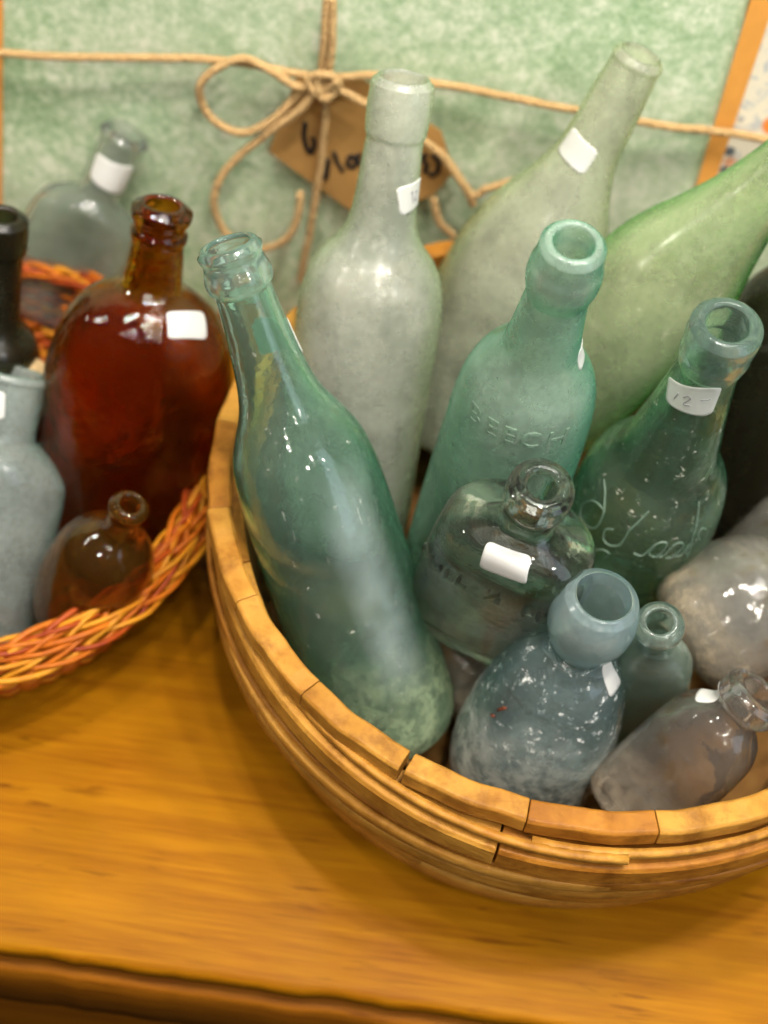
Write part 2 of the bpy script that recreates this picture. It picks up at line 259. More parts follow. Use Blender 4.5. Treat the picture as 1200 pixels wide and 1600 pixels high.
 'Q': {"loc":[-0.30684,0.03625,0.01199],"X":[0.95187,0.23627,-0.19525],"Y":[-0.27077,0.94671,-0.17445],"Z":[0.14362,0.21892,0.96512],"prof":[[0.16891,0.01039],[0.16621,0.01221],[0.1518,0.0124],[0.149,0.01092],[0.13405,0.01109],[0.11563,0.01161],[0.10731,0.01424],[0.10039,0.01976],[0.09062,0.02284],[0.07256,0.02456],[0.00743,0.02523],[0.0,0.02102]],"lip":0.149,"flat":1,"sq":0,"L":0.16891},
 'R': {"loc":[-0.30272,0.15522,0.03027],"X":[0.92,-0.03056,-0.39072],"Y":[-0.0877,0.95563,-0.28123],"Z":[0.38198,0.293,0.8765],"prof":[[0.12509,0.0125],[0.12324,0.01373],[0.12064,0.01358],[0.11916,0.0122],[0.10257,0.01165],[0.08557,0.01179],[0.08086,0.01721],[0.07452,0.02665],[0.06411,0.0312],[0.04696,0.03232],[0.00877,0.03243],[0.0,0.02845]],"lip":0.11916,"flat":0.5,"sq":0.8,"L":0.12509,"sticker":[[0.11078,-2.53664],[0.11197,-0.4496],[0.09351,-0.02184],[0.09532,-2.4167]]},
 'S': {"loc":[-0.29279,0.04797,0.01094],"X":[0.9606,0.1541,-0.23132],"Y":[-0.15358,0.98793,0.02034],"Z":[0.23166,0.01599,0.97267],"prof":[[0.09193,0.00639],[0.09049,0.00704],[0.08806,0.00706],[0.08219,0.00678],[0.07221,0.00719],[0.062,0.01058],[0.04622,0.01212],[0.01287,0.01258],[0.0,0.01063]],"lip":0.08806,"flat":1,"sq":0,"L":0.09193},
}
WALL_SHAPES = {
 'cord': [[[-0.33322,0.205,0.17381],[-0.28146,0.205,0.17961],[-0.23714,0.205,0.18503],[-0.19674,0.205,0.18836],[-0.16656,0.205,0.18786],[-0.14649,0.205,0.18877],[-0.12328,0.205,0.19169],[-0.08662,0.205,0.19223],[-0.01937,0.205,0.18967],[0.02809,0.205,0.1873],[0.05491,0.205,0.18739],[0.09532,0.205,0.18696]],[[-0.15011,0.205,0.23251],[-0.15032,0.205,0.21163],[-0.15097,0.205,0.19144],[-0.14786,0.205,0.16289],[-0.14955,0.205,0.12497],[-0.15327,0.205,0.08324],[-0.15761,0.205,0.0452]],[[-0.14696,0.205,0.23298],[-0.14625,0.205,0.20868],[-0.14733,0.205,0.19201]]],
 'bow': [[[-0.14974,0.205,0.18674],[-0.16305,0.205,0.18311],[-0.17663,0.205,0.18852],[-0.19171,0.205,0.19287],[-0.20515,0.205,0.18629],[-0.21385,0.205,0.17504],[-0.21349,0.205,0.16222],[-0.20571,0.205,0.15184],[-0.19172,0.205,0.14964],[-0.17611,0.205,0.15909],[-0.16281,0.205,0.17623],[-0.14974,0.205,0.18674]],[[-0.15133,0.205,0.18497],[-0.16255,0.205,0.16846],[-0.17945,0.205,0.14961],[-0.19531,0.205,0.13106],[-0.20523,0.205,0.11462],[-0.20735,0.205,0.09714],[-0.20124,0.205,0.07711],[-0.18409,0.205,0.06903],[-0.16714,0.205,0.07981],[-0.16015,0.205,0.09707],[-0.15927,0.205,0.11449]],[[-0.14974,0.205,0.18674],[-0.13255,0.205,0.18108],[-0.10378,0.205,0.16408],[-0.08113,0.205,0.14852],[-0.06515,0.205,0.12979],[-0.0574,0.205,0.13548],[-0.0408,0.205,0.14262]],[[-0.08541,0.205,0.15488],[-0.07086,0.205,0.1375],[-0.06264,0.205,0.12225]],[[-0.08512,0.205,0.12281],[-0.0797,0.205,0.10795],[-0.07032,0.205,0.098]]],
 'knot': [[[-0.15726,0.205,0.19007],[-0.1529,0.205,0.18243],[-0.14612,0.205,0.18198],[-0.14109,0.205,0.18811],[-0.1454,0.205,0.19344],[-0.15338,0.205,0.19293],[-0.15647,0.205,0.18719],[-0.14892,0.205,0.18383],[-0.14197,0.205,0.19174]],[[-0.15341,0.205,0.19367],[-0.15011,0.205,0.18058],[-0.14349,0.205,0.18317],[-0.14611,0.205,0.19407]]],
 'tag': [[-0.16439,0.205,0.1829],[-0.13302,0.205,0.18788],[-0.10458,0.205,0.17193],[-0.08624,0.205,0.16171],[-0.07618,0.205,0.13746],[-0.08481,0.205,0.12019],[-0.09834,0.205,0.11063],[-0.13103,0.205,0.10079],[-0.17851,0.205,0.13303]],
 'ink': [[[-0.15899,0.205,0.15583],[-0.15936,0.205,0.14673],[-0.15729,0.205,0.1387],[-0.15507,0.205,0.13653],[-0.15361,0.205,0.14394],[-0.1555,0.205,0.14696]],[[-0.14971,0.205,0.13615],[-0.14734,0.205,0.13142],[-0.14772,0.205,0.12441],[-0.14607,0.205,0.1203],[-0.1457,0.205,0.13427],[-0.14829,0.205,0.12867]],[[-0.14277,0.205,0.13944],[-0.14025,0.205,0.13262],[-0.13668,0.205,0.12673]],[[-0.13476,0.205,0.13611],[-0.13205,0.205,0.13827],[-0.13001,0.205,0.13435],[-0.1319,0.205,0.13058],[-0.13449,0.205,0.13187],[-0.13435,0.205,0.13533]],[[-0.12831,0.205,0.1406],[-0.12936,0.205,0.13531],[-0.12565,0.205,0.13337]],[[-0.09215,0.205,0.14667],[-0.09386,0.205,0.14301],[-0.09131,0.205,0.13918],[-0.09214,0.205,0.13388]],[[-0.0893,0.205,0.14631],[-0.08535,0.205,0.14275],[-0.08475,0.205,0.13772],[-0.08704,0.205,0.13302],[-0.09004,0.205,0.13424]]],
 'card': [[0.05063,0.205,0.26421],[0.05542,0.205,0.14361],[0.1316,0.205,0.14287],[0.11385,0.205,0.27366]],
 'strip': [[-0.33768,0.205,0.20615],[-0.3162,0.205,0.20937],[-0.33943,0.205,0.06232],[-0.36456,0.205,0.05548]],
}

# ---------------------------------------------------------------- the table
pine = wood('honey_pine', (.355, .142, .003), (.215, .068, .002), (2.0, 38, 38), .45, .10, .0, .8, .06)
pine_dark = wood('aged_pine', (.28, .095, .004), (.15, .042, .002), (2.2, 26, 26), .6, .15, .0, .6, .1)
tb = thing('table', 'honey coloured pine table with worn front edge under both baskets', 'table', (0, 0, 0))
def slab(x0, x1, y0, y1, z0, z1, wob, nx=220):
    v = []; f = []; prof = [(y1, z0), (y1, z1), (y0 + .004, z1), (y0 + .0015, z1 - .0007), (y0, z1 - .0028), (y0 + .0006, z0 + .002), (y0 + .003, z0)]
    k = len(prof)
    for i in range(nx + 1):
        x = x0 + (x1 - x0) * i / nx
        d = wob * (noise.noise((x * 45, 3, y0)) * 1.0 + noise.noise((x * 140, 9, y0)) * .5)
        for j, (y, z) in enumerate(prof): v.append((x, y + (d if 2 <= j else 0), z + (d * .25 if 3 <= j < 6 else 0)))
    for i in range(nx):
        for j in range(k):
            a = i * k + j; b = i * k + (j + 1) % k; f.append((a, a + k, b + k, b))
    f.append(tuple(range(k))); f.append(tuple(nx * k + j for j in reversed(range(k))))
    return v, f
v, f = slab(-.75, .65, -.2035, .26, -.013, 0, .0012); mesh('tabletop', v, f, pine, tb)
v, f = slab(-.75, .65, -.207, -.16, -.07, -.0175, .0010); mesh('front_ledge', v, f, pine_dark, tb)
m = MB(); m.box((-.73, -.19, -.40), (.63, .25, -.072)); m.build('table_frame', pine_dark, tb, False, .003)

# ---------------------------------------------------------------- the wall
t = NT('mottled_green'); v = t.coord()
n1 = t.noise(v, 24, 6, .68, .5); n2 = t.noise(v, 190, 6, .8); n3 = t.noise(v, 6, 3, .5)
c = t.ramp(t.math('ADD', t.math('MULTIPLY', n1, .42), t.math('MULTIPLY', n2, .58)), [(.39, (.24, .40, .20)), (.50, (.46, .60, .38)), (.61, (.82, .86, .70))])
c = t.mixc(t.ramp(n3, [(.35, 0), (.7, .45)]), c, (.46, .52, .38))
wall_m = t.done(t.pbsdf(c, .8, 0, t.bump(n2, .35, .002)))
m = MB(); m.box((-.9, .207, -.4), (.9, .23, .62)); w = m.build('wall', wall_m, None, False, .004); w['kind'] = 'structure'
W = WALL_SHAPES
rope = NT('jute'); v = rope.coord((1, 1, 1)); n = rope.noise(v, 260, 4, .6); n2 = rope.noise(v, 40, 3)
rope = rope.done(rope.pbsdf(rope.mixc(n, (.34, .19, .065), (.68, .46, .21)), .85, 0, rope.bump(n, 1.0, .003)))
kraft = plain('kraft_paper', (.50, .27, .075), .8, .22, 30, .1)
inkm = plain('black_ink', (.012, .011, .012), .6, .1)
def wallp(p, off=0.0): return Vector((p[0], p[1] - off, p[2]))
# printed card with an orange edge
cd = thing('printed_card', 'cream floral printed card with an orange border behind the bright green bottle', 'card', W['card'][0])
o0 = Vector(W['card'][0])
def flat_poly(name, pts, y, th, mat, parent, org, label=None):
    P = [Vector((p[0], y, p[2])) - org for p in pts]; n = len(P); Q = [p + Vector((0, -th, 0)) for p in P]
    f = [tuple(range(n)), tuple(reversed(range(n, 2 * n)))] + [(i, n + i, n + (i + 1) % n, (i + 1) % n) for i in range(n)]
    return mesh(name, P + Q, f, mat, parent, False, 0, label)
t = NT('floral_print'); v = t.coord()
a = t.voro(v, 62); b = t.noise(v, 95, 4, .6, 1.0); c3 = t.voro(t.coord((1, 1, 1), rot=(.3, .4, .9)), 38)
c = t.mixc(t.ramp(b, [(.52, 0), (.60, .75)]), (.80, .74, .58), (.42, .47, .50))
c = t.mixc(t.ramp(a, [(.17, 1), (.24, 0)]), c, (.10, .12, .13)); c = t.mixc(t.ramp(c3, [(.20, 1), (.27, 0)]), c, (.80, .24, .035))
floral = t.done(t.pbsdf(c, .6)); orange = plain('orange_border', (.80, .36, .07), .6, .15, 40)
ca, cb, cc, cdd = [Vector(p) for p in W['card']]
flat_poly('sheet', [ca, cb, cc, cdd], .2065, .0012, floral, cd, o0)
bw = Vector((.0115, 0, -.002)); flat_poly('border', [ca, cb, cb + bw * .8, ca + bw], .2050, .0008, orange, cd, o0)
st = thing('orange_strip', 'narrow orange strip at the far left of the green wall', 'strip', W['strip'][0])
flat_poly('strip', W['strip'], .2065, .0015, orange, st, Vector(W['strip'][0]))
# kraft tag
tg = thing('paper_tag', 'brown kraft paper tag with black handwriting tied to the twine', 'tag', W['tag'][0])
T0 = Vector(W['tag'][0]); flat_poly('sheet', W['tag'], .2015, .0008, kraft, tg, T0)
m = MB()
for stq in W['ink']:
    pts = spline([Vector((p[0], .2003, p[2])) - T0 for p in stq], 4); i0 = len(m.v)
    m.tube(pts, .0015, 6)
    for k in range(i0, len(m.v)):
        q = Vector(m.v[k]); m.v[k] = Vector((q.x, (.2003 - T0.y) + (q.y - (.2003 - T0.y)) * .2, q.z))
m.build('handwriting', inkm, tg)
# twine
tw = thing('twine', 'jute twine strung across the green wall and tied in a bow', 'twine', W['cord'][0][0])
T0 = Vector(W['cord'][0][0])
def twine(name, pts, off, r, closed=False):
    raw = spline([wallp(p, off + .0015 * math.sin(i * 1.7)) - T0 for i, p in enumerate(pts)], 14); P = [raw[0]]
    for p in raw[1:]:
        while (p - P[-1]).length > .0009: P.append(P[-1] + (p - P[-1]).normalized() * .0009)
    m = MB()
    for k in range(3):   # three plies
        q = []
        for i, p in enumerate(P):
            an = i * .62 + k * 2.094; d = (P[min(i + 1, len(P) - 1)] - P[max(0, i - 1)]).normalized(); sd = Vector((0, 1, 0)); s2 = d.cross(sd)
            q.append(p + (sd * math.cos(an) + s2 * math.sin(an)) * r * .36 + Vector((noise.noise(p * 60), 0, noise.noise(p * 60 + Vector((5, 5, 5))))) * .0006)
        m.tube(q, r * .60, 6)
    return m.build(name, rope, tw)
for i, q in enumerate(W['cord']): twine('cord', q, .0085 + .001 * i, .0024)
for i, q in enumerate(W['bow']): twine('bow_loop', q, .0115 + .0012 * (i % 2), .0025)
for q in W['knot']: twine('knot', q, .0145, .0023)

# ---------------------------------------------------------------- splint basket
SPL = wood('splint_wood', (.53, .26, .042), (.29, .11, .012), (9, 9, 34), .5, .4, .0, .5, .2, .6)
SPL2 = wood('splint_wood_dark', (.42, .17, .020), (.22, .070, .006), (9, 9, 34), .5, .4, .0, .5, .2, .6)
SPL3 = wood('splint_wood_pale', (.56, .28, .050), (.34, .13, .014), (9, 9, 34), .5, .4, .0, .5, .2, .6)
INNER = wood('shade_darkened_inner_splint', (.22, .11, .030), (.11, .045, .010), (9, 9, 34), .8, .4, .0, .5, .1, .6)  # inner splints darkened in colour to stand in for shade between the bottles
bk = thing('splint_basket', 'round basket of honey coloured wooden splints filled with green and clear bottles', 'basket', (0, 0, 0))
def pol(a, r, z): return Vector((math.cos(a) * r, math.sin(a) * r, z))
def arc_band(mb, a0, a1, sec, n=14, fn=None):
    rings = []
    for i in range(n + 1):
        a = a0 + (a1 - a0) * i / n; dr, dz = fn(a, i / n) if fn else (0, 0)
        rings.append([pol(a, r + dr, z + dz) for r, z in sec])
    mb.band(rings)
NB = 21
for k in range(NB):
    a0 = R(-113.4 + 360 / NB * k); gap = R(.30) if k in (0,) else R(.06)
    jr = random.uniform(-.0003, .0003); jz = random.uniform(-.0003, .0003)
    m = MB(); r0, r1 = .1600 + jr, .1702 + jr; z0, z1 = .1203 + jz, .1300 + jz; c = .0012
    arc_band(m, a0 + gap, a0 + R(360 / NB) - (R(.5) if k == NB - 1 else R(.06)), [(r0, z0), (r1 - c, z0), (r1 + .0006, z0 + c), (r1, z1 - c), (r1 - c, z1), (r0 + c, z1), (r0, z1 - c)], 12,
             lambda a, u: (.0003 * math.sin(a * 37) + .0003 * noise.noise((a * 40, k, 0)), .0002 * math.sin(a * 53) + .0003 * noise.noise((a * 30, k, 7))))
    m.build('rim_block', (SPL, SPL3, SPL, SPL2)[k * 7 % 4], bk, False, .0005)
a = R(-98.8)
for k, da in enumerate((62, 48, 70, 55, 67, 58)):
    m = MB(); a1 = a + R(da)
    jr = random.uniform(-.0005, .0008)
    arc_band(m, a + R(.15), a1 - R(.15), [(.165, .1045), (.1780 + jr, .1045), (.1795 + jr, .1062), (.1790 + jr, .1158), (.1778 + jr, .1178), (.165, .1178)], 40,
             lambda a, u: (.0006 * math.sin(a * 3 + 1) - .0105 * max(0, -math.cos(a)) ** 1.5, .0012 * math.sin(a * 2 + 2)))
    m.build('hoop', (SPL2, SPL)[k % 2], bk, False, .0006); a = a1
# loose bent bands round the outside
for k, (rr, zc, h, amp, ph, th, wob) in enumerate(((.1745, .1195, .0040, .0035, 2.2, .0032, .003), (.1785, .0972, .0075, .006, 1.1, .003, .002), (.1768, .0875, .007, .006, 2.9, .003, .0035),
                                           (.1745, .0745, .008, .005, .4, .003, .003), (.1705, .063, .008, .004, 1.9, .003, .002), (.1655, .048, .009, .003, 3.0, .003, .001), (.160, .030, .010, .002, .3, .003, .001))):
    m = MB()
    arc_band(m, R(-95 + k * 67), R(-95 + k * 67 + 372), [(rr - th, zc - h / 2), (rr - .0006, zc - h / 2), (rr, zc - h / 2 + .001), (rr, zc + h / 2 - .001), (rr - .0006, zc + h / 2), (rr - th, zc + h / 2)], 140,
             lambda a, u: (wob * math.sin(a * 2 + ph * 2) + .0012 * (u - .5) * 2 - (.0085 - .0002 * k) * max(0, -math.cos(a)) ** 1.5, amp * math.sin(a + ph)))
    m.build('splint_band', (SPL, SPL2, SPL3)[k % 3], bk)
for k in range(34):
    a = 2 * math.pi * k / 34; m = MB(); da = R(4.1)
    rings = []
    for i in range(9):
        u = i / 8; z = .006 + .106 * u; r = .1400 + .0172 * u ** .8
        rings.append([pol(a - da, r, z), pol(a - da, r + .0022, z), pol(a + da, r + .0022, z), pol(a + da, r, z)])
    m.band(rings); m.build('stave', INNER, bk, False)
m = MB(); n = 64
sec = [(.1430, .004), (.1590, .118), (.1610, .118), (.1455, .002)]
rings = [[pol(2 * math.pi * i / n, r, z) for r, z in sec] for i in range(n)]
for i in range(n): m.v += [tuple(p) for p in rings[i]]
for i in range(n):
    for j in range(4): m.f.append((i * 4 + j, i * 4 + (j + 1) % 4, ((i + 1) % n) * 4 + (j + 1) % 4, ((i + 1) % n) * 4 + j))
m.build('side_wall', INNER, bk)
m = MB(); m.v = [tuple(pol(2 * math.pi * i / n, .143, .002)) for i in range(n)] + [tuple(pol(2 * math.pi * i / n, .143, .008)) for i in range(n)]
m.f = [tuple(reversed(range(n))), tuple(range(n, 2 * n))] + [(i, (i + 1) % n, n + (i + 1) % n, n + i) for i in range(n)]
m.build('bottom', INNER, bk, False)

# ---------------------------------------------------------------- wicker basket
def cane(name, c1, c2): 
    t = NT(name); v = t.coord(); n = t.noise(v, 90, 5, .6)
    return t.done(t.pbsdf(t.mixc(t.ramp(n, [(.35, 0), (.65, 1)]), c1, c2), .5, 0, t.bump(n, .6, .0008), Coat_Weight=.08, Coat_Roughness=.3, Specular_IOR_Level=.2))
CN = [cane('cane_orange', (.32, .065, .003), (.50, .135, .005)), cane('cane_honey', (.42, .14, .006), (.56, .24, .012)), cane('cane_red', (.20, .022, .003), (.36, .06, .004))]
WC = Vector((-.312, .020, 0)); WR = .1345
wb = thing('wicker_basket', 'round orange wicker basket with braided rim holding amber and aqua bottles', 'basket', WC)
for k in range(15):
    m = MB(); pts = []; N = 460; q = 9; bnd = k % 3; ph = 2 * math.pi * (k // 3) / 5 + bnd * .7
    for i in range(N):
        a = 2 * math.pi * i / N; tt = q * a + ph
        u = .0042 * math.sin(tt); h = .0016 * math.sin(2 * tt)
        cr_, cz_ = ((-.0048, .0015), (.0012, .0005), (.0062, -.0045))[bnd]
        nr, nz = ((-.25, .97), (.25, .97), (.75, .66))[bnd]; ur, uz = nz, -nr
        rr = WR + cr_ + u * ur + h * nr + .0009 * noise.noise((a * 9, k, 0)); zz = .068 + cz_ + u * uz + h * nz + .0006 * noise.noise((a * 11, k, 5))
        pts.append(pol(a, rr, zz))
    m.tube(pts, .00125 + .0003 * (k % 4 == 0), 7, True); m.build('rim_strand', CN[(0, 1, 2, 1, 0, 0, 2, 0, 1, 0, 1, 0, 2, 0, 1)[k]], wb)
for row in range(16):
    m = MB(); pts = []; z = .004 + row * .0036; base = .112 + .020 * (row / 15) ** .75
    for i in range(288):
        a = 2 * math.pi * i / 288; pts.append(pol(a, base + .0019 * math.sin(36 * a + row * math.pi), z + .0005 * noise.noise((a * 8, row, 3))))
    m.tube(pts, .0019, 6, True); m.build('woven_row', CN[(0, 2, 0, 1)[row % 4]], wb)
m = MB()
for i in range(72):
    a = 2 * math.pi * (i + .25) / 72; m.tube([pol(a, .111 + .021 * u ** .75, .003 + .058 * u) for u in (0, .25, .5, .75, 1)], .0013, 6)
m.build('stakes', CN[2], wb)
m = MB(); m.v = [tuple(pol(2 * math.pi * i / n, .112, .0015)) for i in range(n)] + [tuple(pol(2 * math.pi * i / n, .112, .005)) for i in range(n)]
m.f = [tuple(reversed(range(n))), tuple(range(n, 2 * n))] + [(i, (i + 1) % n, n + (i + 1) % n, n + i) for i in range(n)]
m.build('bottom', CN[2], wb, False)

# ---------------------------------------------------------------- bottles
t = NT('sticker_paper'); n = t.noise(t.coord(), 140, 4); pc = t.mixc(n, (.84, .83, .80), (.90, .90, .89))
td = t.n('ShaderNodeBsdfTranslucent'); t.l(pc, td.inputs[0])
sticker_m = t.done(t.mixs(.35, t.pbsdf(pc, .6, 0, t.bump(n, .15, .0006), Specular_IOR_Level=.3), td.outputs[0])); pencil = plain('pencil_line', (.30, .30, .32), .7, .1)
def lerp(z, P, k=1):
    P = sorted(P)
    if z <= P[0][0]: return P[0][k]
    for a, b in zip(P, P[1:]):
        if z <= b[0]:
            u = (z - a[0]) / (b[0] - a[0] + 1e-12); return a[k] + (b[k] - a[k]) * u
    return P[-1][k]
class Shape:
    def __init__(s, d):
        s.d = d; P = sorted((z, r) for z, r in d['prof']); s.L = d['L']; s.lip = d['lip']; s.flat = d['flat']; s.sq = d['sq']
        # smooth the measured profile (catmull) into a dense table
        pts = spline([Vector((z, r, 0)) for z, r in P], 10); s.T = [(p.x, p.y) for p in pts]
        for i in range(1, len(s.T)):
            if s.T[i][0] <= s.T[i - 1][0]: s.T[i] = (s.T[i - 1][0] + 1e-7, s.T[i][1])
        s.rb = max(r for z, r in P); s.rn = [r for z, r in P if z >= s.lip - 1e-6][0]
    def r(s, z): return lerp(z, s.T)
    def ff(s, z):
        if z >= s.lip: return 1
        t = min(1, max(0, (s.r(z) - s.rn * 1.15) / (s.rb - s.rn * 1.15 + 1e-9))); return 1 + (s.flat - 1) * t
    def k(s, z):   # how square the cross-section is at this height
        t = min(1, max(0, (s.r(z) - s.rn * 1.15) / (s.rb - s.rn * 1.15 + 1e-9))) if z < s.lip else 0; return 2 + s.sq * t
    @staticmethod
    def se(a, n): c, q = math.cos(a), math.sin(a); return math.copysign(abs(c) ** (2 / n), c), math.copysign(abs(q) ** (2 / n), q)
    def p(s, z, phi, off=0):
        r = s.r(z); cx, sx = s.se(phi, s.k(z)); return Vector(((r + off) * cx, (r * s.ff(z) + off) * sx, z))
    def inside(s, w):
        if not 0 < w.z < s.L: return False
        r = s.r(w.z); n = s.k(w.z); return abs(w.x / r) ** n + abs(w.y / (r * s.ff(w.z))) ** n < 1
SEG = 96
def make_bottle(key, name, label, cat, mat, lip_mat=None, bore=.60, wall=.003, irregular=.006, lip_name='lip', group=None, closed_top=False, hz=.005):
    d = BOTTLE_SHAPES[key]; S = Shape(d); root = thing(name, label, cat, d['loc'], group)
    X, Y, Z = Vector(d['X']), Vector(d['Y']), Vector(d['Z']); Y = Z.cross(X).normalized(); X = Y.cross(Z).normalized()
    root.matrix_world = Matrix(((X.x, Y.x, Z.x, d['loc'][0]), (X.y, Y.y, Z.y, d['loc'][1]), (X.z, Y.z, Z.z, d['loc'][2]), (0, 0, 0, 1)))
    L = S.L; rb = S.rn * bore if not closed_top else S.rn * .5
    liptop = S.T[-1][1]; sd = hash_key(key)
    def wob(x, y, z):
        k = 1 + irregular * (noise.noise((x * 28 + sd, y * 28, z * 22)) + .35 * noise.noise((x * 90 + sd, y * 90, z * 60)))
        return (x * k, y * k, z)
    def rings_to(nm, rows, mt, cap=False):
        v = []; f = []
        for (z, rx, ry) in rows:
            for i in range(SEG):
                cx, sx = S.se(2 * math.pi * i / SEG, S.k(z)); v.append(wob(rx * cx, ry * sx, z))
        n = len(rows)
        for j in range(n - 1):
            for i in range(SEG):
                a = j * SEG + i; b = j * SEG + (i + 1) % SEG; f.append((a, b, b + SEG, a + SEG))
        if cap:
            v.append((0, 0, rows[0][0])); c0 = len(v) - 1; v.append((0, 0, rows[-1][0])); c1 = len(v) - 1
            for i in range(SEG):
                f.append((c0, (i + 1) % SEG, i)); f.append((c1, (n - 1) * SEG + i, (n - 1) * SEG + (i + 1) % SEG))
        return mesh(nm, v, f, mt, root)
    # outer rows from the heel up to the lip
    rows = []
    for a in range(0, 10):
        t = a / 9 * math.pi / 2; k = S.ff(hz)
        rows.append((hz - hz * math.cos(t), S.r(hz) - hz + hz * math.sin(t), (S.r(hz) - hz + hz * math.sin(t)) * k))
    rows.insert(0, (.0035, S.r(hz) * .45, S.r(hz) * .45 * S.ff(hz)))
    z = hz + .002
    while z < S.lip - .0006: rows.append((z, S.r(z), S.r(z) * S.ff(z))); z += .0016
    rows.append((S.lip, S.r(S.lip), S.r(S.lip)))
    def inner(z):
        r = S.r(z) - wall; q = max(.2 * wall, r)
        near = min(1, max(0, (S.lip - z) / .03)); ri = rb + (max(q, rb) - rb) * near if z < S.lip else rb
        ri = min(ri, max(r, rb)) if z < S.lip else rb
        return ri, max(ri - S.r(z) * (1 - S.ff(z)), .25 * ri) if z < S.lip else ri
    # body with inner wall; the lip is its own ring that shares the seam
    hi = hz + .004; inn = [(.0075, S.r(hz) * .3, S.r(hz) * .3 * S.ff(hz)), (.0065, (S.r(hi) - hz) * .9, (S.r(hi) - hz) * .9 * S.ff(hi)), (.0065 + hz * .35, inner(hi)[0] * .5 + .5 * (S.r(hi) - hz), (inner(hi)[0] * .5 + .5 * (S.r(hi) - hz)) * S.ff(hi)), (hi, inner(hi)[0] * .97, inner(hi)[1] * .97)]
    z = hi + .002
    while z < S.lip - .0006: inn.append((z,) + inner(z)); z += .0024
    inn.append((S.lip, rb, rb))
    if closed_top:
        top = []
        z = S.lip
        while z < L - .0012: top.append((z, S.r(z), S.r(z))); z += .001
        top += [(L - .0006, liptop - .0003, liptop - .0003), (L, liptop - .0012, liptop - .0012)]
        rings_to('body', rows, mat, True); rings_to(lip_name, [(S.lip + .0001, S.rn * .9, S.rn * .9)] + top, lip_mat or mat, True)
    else:
        lipr = []; z = S.lip
        lipr.append((S.lip, S.r(S.lip), S.r(S.lip))); z += .0007
        while z < L - .0022: lipr.append((z, S.r(z), S.r(z))); z += .0007
        lipr += [(L - .0018, liptop, liptop), (L - .0008, liptop - .0003, liptop - .0003), (L - .0002, liptop - .0010, liptop - .0010), (L, liptop - .0020, liptop - .0020)]
        e = min(.0018, (liptop - rb) * .3)
        lipr += [(L, rb + e, rb + e), (L - e * .3, rb + e * .3, rb + e * .3), (L - e, rb, rb)]
        z = L - e - .002
        while z > S.lip + .001: lipr.append((z, rb, rb)); z -= .0025
        lipr.append((S.lip, rb, rb))
        rings_to(lip_name, lipr, lip_mat or mat)
        # body outer + inner joined: outer bottom cap and inner bottom cap
        v = []; f = []
        def add(rs):
            i0 = len(v)
            for (z, rx, ry) in rs:
                for i in range(SEG):
                    cx, sx = S.se(2 * math.pi * i / SEG, S.k(z)); v.append(wob(rx * cx, ry * sx, z))
            return i0
        o = add(rows); q = add(inn)
        for (i0, rs, flip) in ((o, rows, False), (q, inn, True)):
            for j in range(len(rs) - 1):
                for i in range(SEG):
                    a = i0 + j * SEG + i; b = i0 + j * SEG + (i + 1) % SEG
                    f.append((a, b, b + SEG, a + SEG) if not flip else (a, a + SEG, b + SEG, b))
            v.append((0, 0, rs[0][0])); c = len(v) - 1
            for i in range(SEG):
                a, b = i0 + i, i0 + (i + 1) % SEG; f.append((c, b, a) if not flip else (c, a, b))
        mesh('body', v, f, mat, root)
    root['_s'] = 0
    del root['_s']
    return root, S
def hash_key(k): return sum(ord(c) * 7.3 for c in k)
def sticker(root, S, q, marks=(), label=None, lift=.0005):
    """rounded paper sticker that follows the glass; q = four (height, angle) corners TL TR BR BL"""
    C3 = [S.p(z, ph, 0) for z, ph in q]; N3 = (C3[1] - C3[3]).cross(C3[0] - C3[2]).normalized()
    if N3.dot(Vector((C3[0].x + C3[2].x, C3[0].y + C3[2].y, 0))) < 0: N3 = -N3
    def at(u, v, off):
        p = (C3[0] * (1 - u) + C3[1] * u) * (1 - v) + (C3[3] * (1 - u) + C3[2] * u) * v
        def inside(t):
            return S.inside(p + N3 * t)
        lo, hi = -.02, .03
        for t in range(60):
            if inside(hi - t * .0008): lo = hi - t * .0008; hi = lo + .0008; break
        for _ in range(16):
            mid = (lo + hi) / 2
            if inside(mid): lo = mid
            else: hi = mid
        return p + N3 * (lo + off)
    rc = .14; bd = []
    for cx, cy, a0 in ((1 - rc, rc, -90), (1 - rc, 1 - rc, 0), (rc, 1 - rc, 90), (rc, rc, 180)):
        for k in range(6): an = R(a0 + k * 18); bd.append((cx + rc * math.cos(an), cy + rc * math.sin(an)))
        nx, ny = bd[-1]
    full = []
    for i in range(len(bd)):
        a, b = bd[i], bd[(i + 1) % len(bd)]
        m = max(1, int(math.hypot(b[0] - a[0], b[1] - a[1]) / .08))
        for k in range(m): full.append((a[0] + (b[0] - a[0]) * k / m, a[1] + (b[1] - a[1]) * k / m))
    V = []; F = []; n = len(full); K = 8
    for k in range(K, 0, -1):
        for (u, v) in full: V.append(at(.5 + (u - .5) * k / K, .5 + (v - .5) * k / K, lift))
    for (u, v) in full: V.append(at(u, v, lift - .0003))
    V.append(at(.5, .5, lift))
    for k in range(K - 1):
        for i in range(n): F.append((k * n + i, k * n + (i + 1) % n, (k + 1) * n + (i + 1) % n, (k + 1) * n + i))
    for i in range(n):
        F.append(((K - 1) * n + i, (K - 1) * n + (i + 1) % n, len(V) - 1)); F.append((i, K * n + i, K * n + (i + 1) % n, (i + 1) % n))
    o = mesh('price_sticker', V, F, sticker_m, root)
    if label: o['label'] = label
    if marks:
        m = MB()
        for st_ in marks: m.tube([at(u, v, lift + .00012) for u, v in [(p.x, p.y) for p in spline([Vector((a, b, 0)) for a, b in st_], 5)]], .00022, 5)
        m.build('pencil_marks', pencil, o)
    return o
